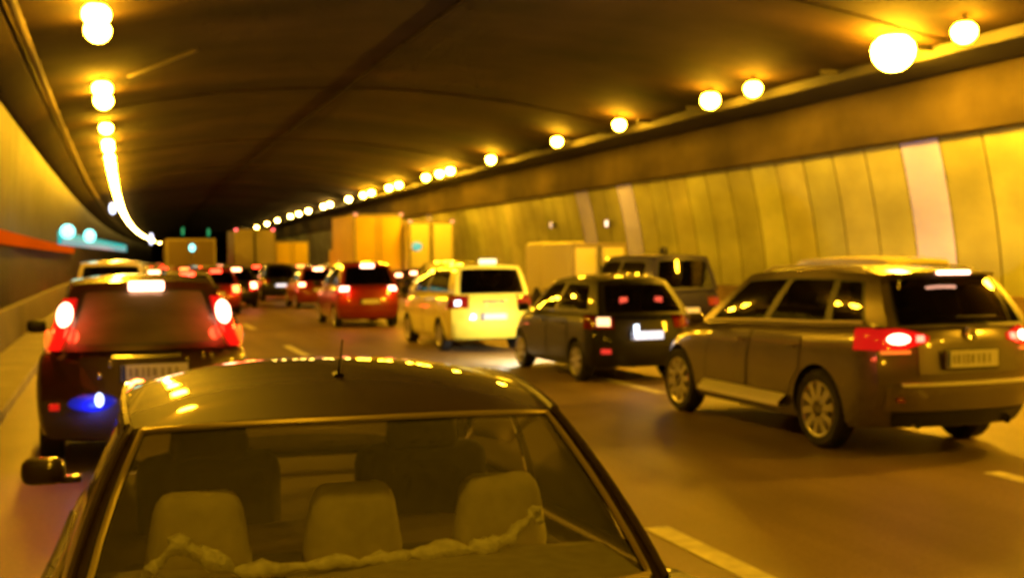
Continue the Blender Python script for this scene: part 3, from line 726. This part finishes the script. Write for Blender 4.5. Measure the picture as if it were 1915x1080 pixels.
cr_c.rear_patch('tailgate_trim', -.34, .34, .985, 1.02, M['chrome'], off=.03)
cr_c.plate(.88, x=.06, w=.56, h=.14, off=.035); cr_c.marks(.88, .06, .56, .14, .035)
for x, z, s_z in ((-.33, .96, .07), (.36, .97, .05), (.52, 1.0, .05), (.60, 1.0, .05), (-.42, .86, .05)):
    bx(cr_c.root, 'badge', cr_c.P(x / .92, -1, cr_c.zw(z, -2.1)) + Vector((0, -.022, 0)), (.03, .02, s_z), M['chrome'], .008)
bf = ellip(cr_c.root, 'blue_glow', cr_c.P(-.52, -1, cr_c.zw(.62, -2.1)) + Vector((0, -.06, 0)), (.20, .03, .075), glow('blue glow face', (.02, .04, 1), .30))  # added blue glow, standing in for a blue reflection on the bumper
ellip(bf, 'lamp_core', cr_c.P(-.46, -1, cr_c.zw(.65, -2.1)) + Vector((0, -.10, 0)), (.035, .02, .06), glow('blue white glow', (.5, .6, 1), 4.0))  # bright spot of the added blue glow, not a real lamp
cr_c.light(cr_c.P(-.52, -1, cr_c.zw(.58, -2.1)) + Vector((0, -.14, 0)), 2.4, (.05, .10, 1), .04, bf)  # added blue point light spreading that glow over the bumper
cr_c.seats([(-.6, (-.42, .42)), (.3, (-.40, .40))], .95, 1.26, M['trim'], M['trim'])

# ---- 4. black hatchback
bkp = mat('black paint', (.008, .007, .008), .5, 0, coat=.3, spec=.3)
SH = dict(L=3.95, W=1.66, H=1.56, clear=.20, wr=.30, axles=(-1.22, 1.25), gw=.76, rw=.57, rdrop=.07, bow=.12, rb=.14, rb2=.06, shoulder=.03,
          gh=(-1.86, 1.05, -1.45, .25), rear=[(0, .10), (.22, .02), (.4, .0), (.6, .02), (.9, .10), (1, .14)], front=[(0, .1), (.3, 0), (.6, .04), (1, .25)],
          top=[(-1.98, .97), (-1.7, 1.02), (-1, 1.02), (0, 1.0), (1.05, .97), (1.5, .88), (1.98, .72)])
def hatch(name, label, loc, rz, p, S, lens, core, litplate=False, chm=None, red_glow=0, group=None, roofrails=False, lampz=(.78, .96), det=True):
    c = Car(name, label, 'car', loc, rz, S, group)
    c.body(p, ny=46 if det else 26, nz=12 if det else 8)
    c.cabin([(.12, .54, .10, .82), (.58, .93, .10, .84)], rearwin=(.08, .86), glassm=M['glass'], rearglass=M['dark_glass'], rside=.84)
    c.wheels(M['alloy'], 7)
    L2 = -S['L'] / 2
    for sd in (-1, 1):
        tl = c.rear_patch('tail_light', sd * .62, sd * .985, lampz[0], lampz[1], lens, wrap=.18, off=.014)
        if core: c.rear_patch('lamp_core', sd * .68, sd * .95, lerp(*lampz, .22), lerp(*lampz, .82), core, off=.024, parent=tl)
        if red_glow: c.light(c.P(sd * .8, -1, c.zw(lampz[0] + .06, L2)) + Vector((0, -.18, 0)), red_glow, (1, .04, .015), .05, tl)
        c.mirror(sd, S['gh'][1] - .3, S['top'][4][1] + .06, M['black'])
        if det:
            c.side_patch('door', sd, S['axles'][0] + .25, .05, .32, S['top'][3][1] - .05, p, off=.005); c.side_patch('door', sd, .08, S['axles'][1] - .2, .32, S['top'][4][1] - .05, p, off=.005)
        if roofrails:
            mb = MB(); mb.tube([c.side(sd, .06 + .84 * i / 12, 1) + Vector((-sd * .03, 0, .04 if 0 < i < 12 else .0)) for i in range(13)], .015, 6); mb.build('roof_rail', M['satin'], c.root)
    if det:
        c.handles((-.75, .35), S['top'][3][1] - .12, p)
        c.rear_patch('tailgate', -.6, .6, .62, S['top'][0][1] - .02, p, off=.006)
    c.rear_patch('rear_bumper', -.93, .93, .30, .56, p, off=.035)
    if chm: 
        hb = bx(c.root, 'high_brake_light', c.end('rear', 0, .90) + Vector((0, -.03, 0)), (.36, .03, .10), chm, .01)
    c.plate(.70, m=M['plate_lit'] if litplate else None)
    c.seats([(-.5, (-.35, .35)), (.3, (-.35, .35))], S['top'][3][1] - .12, S['top'][3][1] + .16, M['trim'], M['trim'], .22)
    return c
hb = hatch('hatchback', 'black hatchback with white lit number plate, between the yellow taxi and the bronze SUV', (7.36, 17.35, 0), 0, bkp, SH, M['lens_off'], None, litplate=True, chm=None)
# its lit lamps: the left lamp burns amber white, the rest dull red
hb.rear_patch('lamp_core', -.90, -.68, .82, .93, glow('hatch lamp', (1, .55, .22), 3.2), off=.026)
hb.rear_patch('fog_light', -.86, -.70, .42, .49, glow('dull red', (1, .05, .03), .8), off=.05)
for x, s0 in ((-.27, 1.0), (.23, .9)):
    bx(hb.root, 'stop_light', hb.end('rear', x / .6, .42) + Vector((0, -.012, 0)), (.12, .012, .085), glow('red glow', (1, .10, .06), s0), .02)
bx(hb.root, 'plate_lamp', hb.P(-.22, -1, hb.zw(.76, -1.9)) + Vector((0, -.05, 0)), (.07, .03, .17), M['wlamp'], .01)
hb.light(hb.P(-.15, -1, hb.zw(.74, -1.9)) + Vector((0, -.20, .0)), .3, (.6, .7, 1), .05)

# ---- 5. yellow taxi
txp = paint('taxi yellow paint', (.93, .86, .10), 0, .35)
ST = dict(L=4.35, W=1.72, H=1.72, clear=.22, wr=.31, axles=(-1.25, 1.30), gw=.79, rw=.66, rdrop=.04, bow=.08, rb=.08, rb2=.05, shoulder=.03,
          gh=(-2.08, 1.35, -1.86, .60), rear=[(0, .10), (.22, .02), (.4, .0), (.6, .0), (.9, .03), (1, .06)], front=[(0, .1), (.3, 0), (.6, .04), (1, .3)],
          top=[(-2.17, 1.12), (-1.8, 1.15), (-1, 1.14), (0, 1.12), (1.3, 1.08), (1.7, .98), (2.17, .82)])
tx = hatch('taxi', 'bright yellow taxi van ahead of the black hatchback', (7.06, 23.75, 0), 0, txp, ST, M['lens_off'], None, lampz=(.86, 1.12))
tx.root['category'] = 'taxi'
tx.rear_patch('lamp_core', -.93, -.80, .92, 1.02, M['wlamp'], off=.026)
bx(tx.root, 'roof_sign', (0.02, -1.75, 1.76), (.34, .12, .09), glow('taxi sign', (1, .85, .4), 2.4), .02)
for x0, x1 in ((-.22, .08), (.12, .26)):
    bx(tx.root, 'tailgate_lettering', tx.P((x0 + x1) / 2 / .86, -1, tx.zw(.98, -2.1)) + Vector((0, -.012, 0)), (x1 - x0, .006, .07), mat('faded lettering', (.30, .24, .10), .6), .001)
for sd in (-1, 1):                                 # the black hatchback's headlights shine on the taxi's tail
    p = hb.P(sd * .70, 1, hb.zw(.60, 1.9)); hl = ellip(hb.root, 'headlight', p + Vector((0, .02, 0)), (.15, .06, .07), glow('headlight', (1, .93, .75), 10))
    hb.light(p + Vector((0, .22, -.02)), 130, (1, .94, .78), .06, hl)

# ---- 6. red car
rdp = paint('red paint', (.24, .016, .010), .1, .3)
SR = dict(SH); SR.update(H=1.74, W=1.72, gw=.80, rw=.64, rdrop=.05, top=[(-1.98, 1.10), (-1.7, 1.13), (-1, 1.13), (0, 1.10), (1.05, 1.07), (1.5, .98), (1.98, .82)])
rc = hatch('red_car', 'red hatchback with three white-hot brake lights, left of the yellow taxi', (6.60, 32.6, 0), bang(30), rdp, SR, M['lens'], M['core'], chm=M['chm'], red_glow=9, lampz=(.90, 1.20))
rc.root.name = 'hatchback'

# ---- 7. cars farther on
def far_car(X, Y, label, p, S, lit=True, litplate=False, name='car', **k):
    c = hatch(name, label, bend(X, Y), bang(Y), p, S, M['lens'] if lit else M['lens_off'], M['core_far'] if lit else None, litplate=litplate, chm=M['core_far'] if lit else None, det=False, **k)
    return c
SVan = dict(ST); SVan.update(H=1.84)
slv = paint('silver paint', (.42, .40, .34), .4, .35); crm = paint('cream paint', (.70, .62, .40), 0, .4); whp = paint('white paint', (.75, .72, .66), 0, .35)
dkb = mat('dark violet paint', (.010, .007, .018), .5, 0, coat=.25, spec=.3)
far_car(-.02, 29.5, 'pale van with bright glare on its roof, just above the dark crossover', crm, SVan, lit=False, name='van')
v8 = far_car(11.3, 24.0, 'dark van with violet roof near the right wall beyond the black hatchback', dkb, dict(ST, H=1.88, W=1.72, gw=.80, rw=.64), lit=False, name='van')
bx(v8.root, 'roof_vent', (-.12, -1.3, 1.95), (.14, .2, .16), M['black'], .03)
far_car(12.05, 17.3, 'yellow roofed van showing over the roof of the bronze SUV', paint('yellow cream paint', (.78, .66, .28), 0, .4), dict(ST, H=1.80, W=1.62, gw=.74, rw=.60), lit=False, name='van')
far_car(6.74, 53.5, 'black car with a white lit number plate between the red car and the grey truck', bkp, dict(SH, H=1.62), lit=False, litplate=True)
far_car(7.1, 45.0, 'dark red car half hidden behind the left side of the red hatchback', rdp, SH)
far_car(9.3, 33.5, 'yellow car showing just above the left side of the yellow taxi', txp, SR, lit=False)

# a prototype for the distant queue, copied with all its parts
proto = far_car(4.3, 47, 'distant car with red brake lights, nearest of the queue left of the grey truck', bkp, dict(SH), name='queued_car', lampz=(.66, 1.0), red_glow=6)
proto.root['group'] = 'distant queue of cars with lit brake lights'
QX = [(1.9, 34.5), (1.2, 41), (-.2, 47), (3.2, 42), (2.2, 62), (6.0, 79), (4.3, 73), (7.9, 83), (2.6, 84), (4.3, 91), (6.0, 95), (7.6, 104), (2.5, 106), (4.4, 120), (7.0, 120), (9.5, 105), (4.0, 53), (2.6, 51), (3.9, 60), (.9, 47), (6.6, 62), (3.3, 68), (6.9, 74), (10.3, 84), (3.4, 77), (6.8, 86), (3.5, 87), (10.4, 98), (3.3, 99), (6.8, 100), (.4, 60), (0, 72), (5.0, 56.5), (1.2, 42), (1.9, 55), (1.7, 66), (5.2, 68), (8.8, 62), (5.1, 80), (1.6, 79), (8.6, 76), (1.8, 93), (5.0, 95), (8.5, 92), (12.0, 70), (12.1, 88), (5.2, 112), (1.8, 112), (8.6, 112)]
cols = [slv, bkp, whp, rdp, crm, bkp, slv]
for i, (X, Y) in enumerate(QX):
    c = copy_tree(proto.root); c.location = bend(X, Y); c.rotation_euler.z = bang(Y)
    pmn = cols[i % len(cols)]; lm = [M['core_far'], M['core_rd'], M['core_or'], M['core_rd'], M['core_far'], M['core_or'], M['core_rd']][(i * 3) % 7]
    pn = ('silver', 'black', 'white', 'red', 'cream', 'black', 'silver')[i % 7]; ln = ('white hot', 'red', 'orange', 'red', 'white hot', 'orange', 'red')[(i * 3) % 7]
    c['label'] = f'small distant {pn} car with {ln} brake lights, ' + ('in the near part' if Y < 60 else 'in the middle' if Y < 85 else 'at the far end') + ' of the queue'
    hm_ = [M['core_rd'], M['core_far'], M['core_or'], M['core_rd'], M['core_rd']][i % 5]
    for ch in list(c.children) + [g for ch in c.children for g in ch.children]:
        nm_ = ch.name.split('.')[0]
        if nm_ in ('lamp_core', 'high_brake_light'): ch.material_slots[0].link = 'OBJECT'; ch.material_slots[0].material = lm if nm_ == 'lamp_core' else hm_
        if ch.name.split('.')[0] in ('body', 'window_pillars', 'roof', 'rear_bumper') and ch.material_slots:
            ch.material_slots[0].link = 'OBJECT'; ch.material_slots[0].material = pmn

# ---- 8. box trucks
def truck(label, X, Y, w_, top, bot, length, boxm, seam=True, markers=None, cat='truck', corner=None, lit=True):
    t = thing('box_truck', label, cat, bend(X, Y), bang(Y))
    mb = MB(); mb.box((0, length / 2, (top + bot) / 2), (w_, length, top - bot), bev=.04)
    for k in range(6): mb.box((0, .5 + (length - 1) * k / 5, (top + bot) / 2), (w_ + .03, .04, top - bot - .1))
    mb.build('cargo_box', boxm, t)
    fm = mat('box frame', (.35, .30, .18), .5)
    mb = MB()
    for sd in (-1, 1): mb.box((sd * (w_ / 2 - .05), -.015, (top + bot) / 2), (.10, .03, top - bot), bev=.008)
    mb.box((0, -.02, top - .06), (w_, .03, .12), bev=.008); mb.box((0, -.02, bot + .05), (w_, .03, .1), bev=.008); mb.build('rear_frame', fm, t)
    if seam: bx(t, 'door_seal', (0, -.03, (top + bot) / 2), (.09, .03, top - bot - .2), M['black'], .005)
    for sd in (-1, 1):
        mb = MB(); mb.box((sd * (w_ / 4 - (.015 if seam else .002)), -.012, (top + bot) / 2), (w_ / 2 - .12 if seam else w_ / 2 - .01, .02, top - bot - .24), bev=.006)
        d = mb.build('rear_door', boxm, t)
        mb = MB(); mb.tube([(sd * .10, -.045, bot + .15), (sd * .10, -.045, top - .15)], .015, 6); mb.build('lock_bar', M['steel'], d)
        tl = bx(t, 'tail_light', (sd * (w_ / 2 - .22), -.02, bot - .16), (.30, .06, .13), M['core_far'] if lit else M['lens_off'], .02)
        if corner: bx(t, 'marker_light', (sd * (w_ / 2 - .08), -.05, top - .02), (.16, .05, .12), corner, .02)
    mb = MB(); mb.box((0, length / 2, bot - .12), (.9, length, .16)); mb.box((0, .02, bot - .42), (w_ * .9, .08, .12), bev=.02); mb.build('chassis', M['black'], t)
    mb = MB(); mb.box((0, length + .95, 1.45), (w_ * .92, 1.6, 1.7), bev=.14); mb.build('cab', boxm, t)
    for yy in (1.0, length + .6):
        for sd in (-1, 1):
            mb = MB(); mb.lathe([(-.14, .02), (-.14, .38), (-.11, .44), (.11, .44), (.14, .38), (.14, .02)], (sd * (w_ / 2 - .16), yy, .44), 'x', 22); mb.build('wheel', M['rubber'], t)
    bx(t, 'number_plate', (.35, -.05, bot - .40), (.5, .02, .12), M['plate'], .002)
    return t
mk = glow('marker red', (1, .10, .10), 5); mk2 = glow('marker amber', (1, .35, .15), 1.6)
truck('grey box truck with two rear doors and red lamps at its top corners', 7.66, 72, 2.35, 3.62, 1.25, 6, mat('grey box', (.34, .29, .22), .6, noise=(.8, .85, 1.1)), corner=mk)
truck('small bright yellow box truck between the grey truck and the tall orange truck', 10.14, 74, 2.1, 2.96, 1.1, 4, mat('yellow box', (.95, .70, .03), .5), seam=False)
truck('tall orange box truck right above the red hatchback', 11.48, 53.5, 2.30, 3.87, 1.2, 6, mat('orange box', (.88, .62, .06), .5, noise=(.8, .9, 1.1)), corner=mk2, seam=False)
truck('pale yellow box truck just right of the tall orange box truck', 13.75, 52.5, 2.15, 3.52, 1.3, 5, mat('pale yellow box', (.92, .88, .40), .5), corner=mk2)
truck('small cream box van between the black hatchback and the right wall', 13.4, 31.5, 1.72, 2.22, .85, 2.6, mat('cream box', (.90, .85, .40), .55), lit=False, cat='van', corner=None)
truck('wide tan box truck far off at the left, above the queue of brake lights', 3.68, 66, 2.6, 2.98, 1.1, 6, mat('tan box', (.17, .12, .05), .6), seam=False)

# ---- 9. signal lights on the left wall
def sign_lamp(X, Y, Z, sx, sz, m, label, name='signal_light', cat='light', group=None):
    t = thing(name, label, cat, bend(X, Y, Z), bang(Y), group)
    bx(t, 'lamp_box', (0, .06, 0), (sx * .9, .10, sz * .9), M['black'], .03)
    ellip(t, 'lamp_face', (0, -.0, 0), (sx * .56, .06, sz * .56), m)
teal = glow('teal light', (.0, .62, .70), .6); tealw = glow('teal white light', (.25, 1.0, .95), 3.2); wht = glow('cool white light', (.7, .75, 1), 3)
sign_lamp(-1.0, 30, 2.55, .30, .30, tealw, 'leftmost of the two bright teal lights at the left wall')
sign_lamp(-.55, 32, 2.48, .26, .30, tealw, 'right one of the two bright teal lights at the left wall')
t = thing('light_strip', 'teal glowing strip running off to the right of the two teal lights', 'light strip', bend(-.9, 31, 2.4))
mb = MB(); mb.grid([[bend(-1.25 + .05 * i, 30.6 + .9 * i, zz) - bend(-.9, 31, 2.4) + Vector((0, 0, 0)) for zz in (2.25, 2.58)] for i in range(33)])
ts = mb.build('light_face', teal, t)
sol = ts.modifiers.new('t', 'SOLIDIFY'); sol.thickness = .03
sign_lamp(.0, 36, 3.35, .18, .30, wht, 'small bluish white light above the teal lights on the left')
sign_lamp(1.35, 50, 2.70, .16, .42, wht, 'small bluish white light to the right of the teal strip')
sign_lamp(3.55, 62, 2.45, .26, .34, tealw, 'small teal light above the distant red brake lights')
sign_lamp(12.9, 51.8, 2.35, .42, .36, glow('dull teal light', (.12, .55, .45), 1.0), 'dull teal light between the orange truck and the pale yellow truck')
gr = glow('green light', (.02, .35, .12), .9)
sign_lamp(4.82, 115, 4.5, .25, .75, gr, 'left one of the two tiny green signals under the far ceiling')
sign_lamp(7.17, 115, 4.4, .25, .75, gr, 'right one of the two tiny green signals under the far ceiling')
# emissive strip standing in for tail-light reflections on the left wall
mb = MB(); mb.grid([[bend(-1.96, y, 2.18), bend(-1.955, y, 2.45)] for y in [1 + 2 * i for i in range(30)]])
ob = mb.build('reflection_band', mat('red reflection band', (.12, .02, .005), .95, spec=0, emit=(1, .12, .0), es=.42)); tag(ob, 'orange red reflected tail-light glow along the left tunnel wall', 'light strip')
for y, z, l in ((37, 2.95, 'small pinkish light on the right wall above the cream box van'), (42.5, 3.05, 'faint pale light on the right wall left of the pinkish one')):
    t = thing('wall_light', l, 'light', bend(16.0, y, z)); bx(t, 'lamp_body', (.05, 0, 0), (.12, .22, .26), M['steel'], .02); bx(t, 'lamp_face', (-.02, 0, 0), (.03, .18, .2), glow('pinkish', (1, .72, .5), 2.5 if y < 40 else .8), .01)
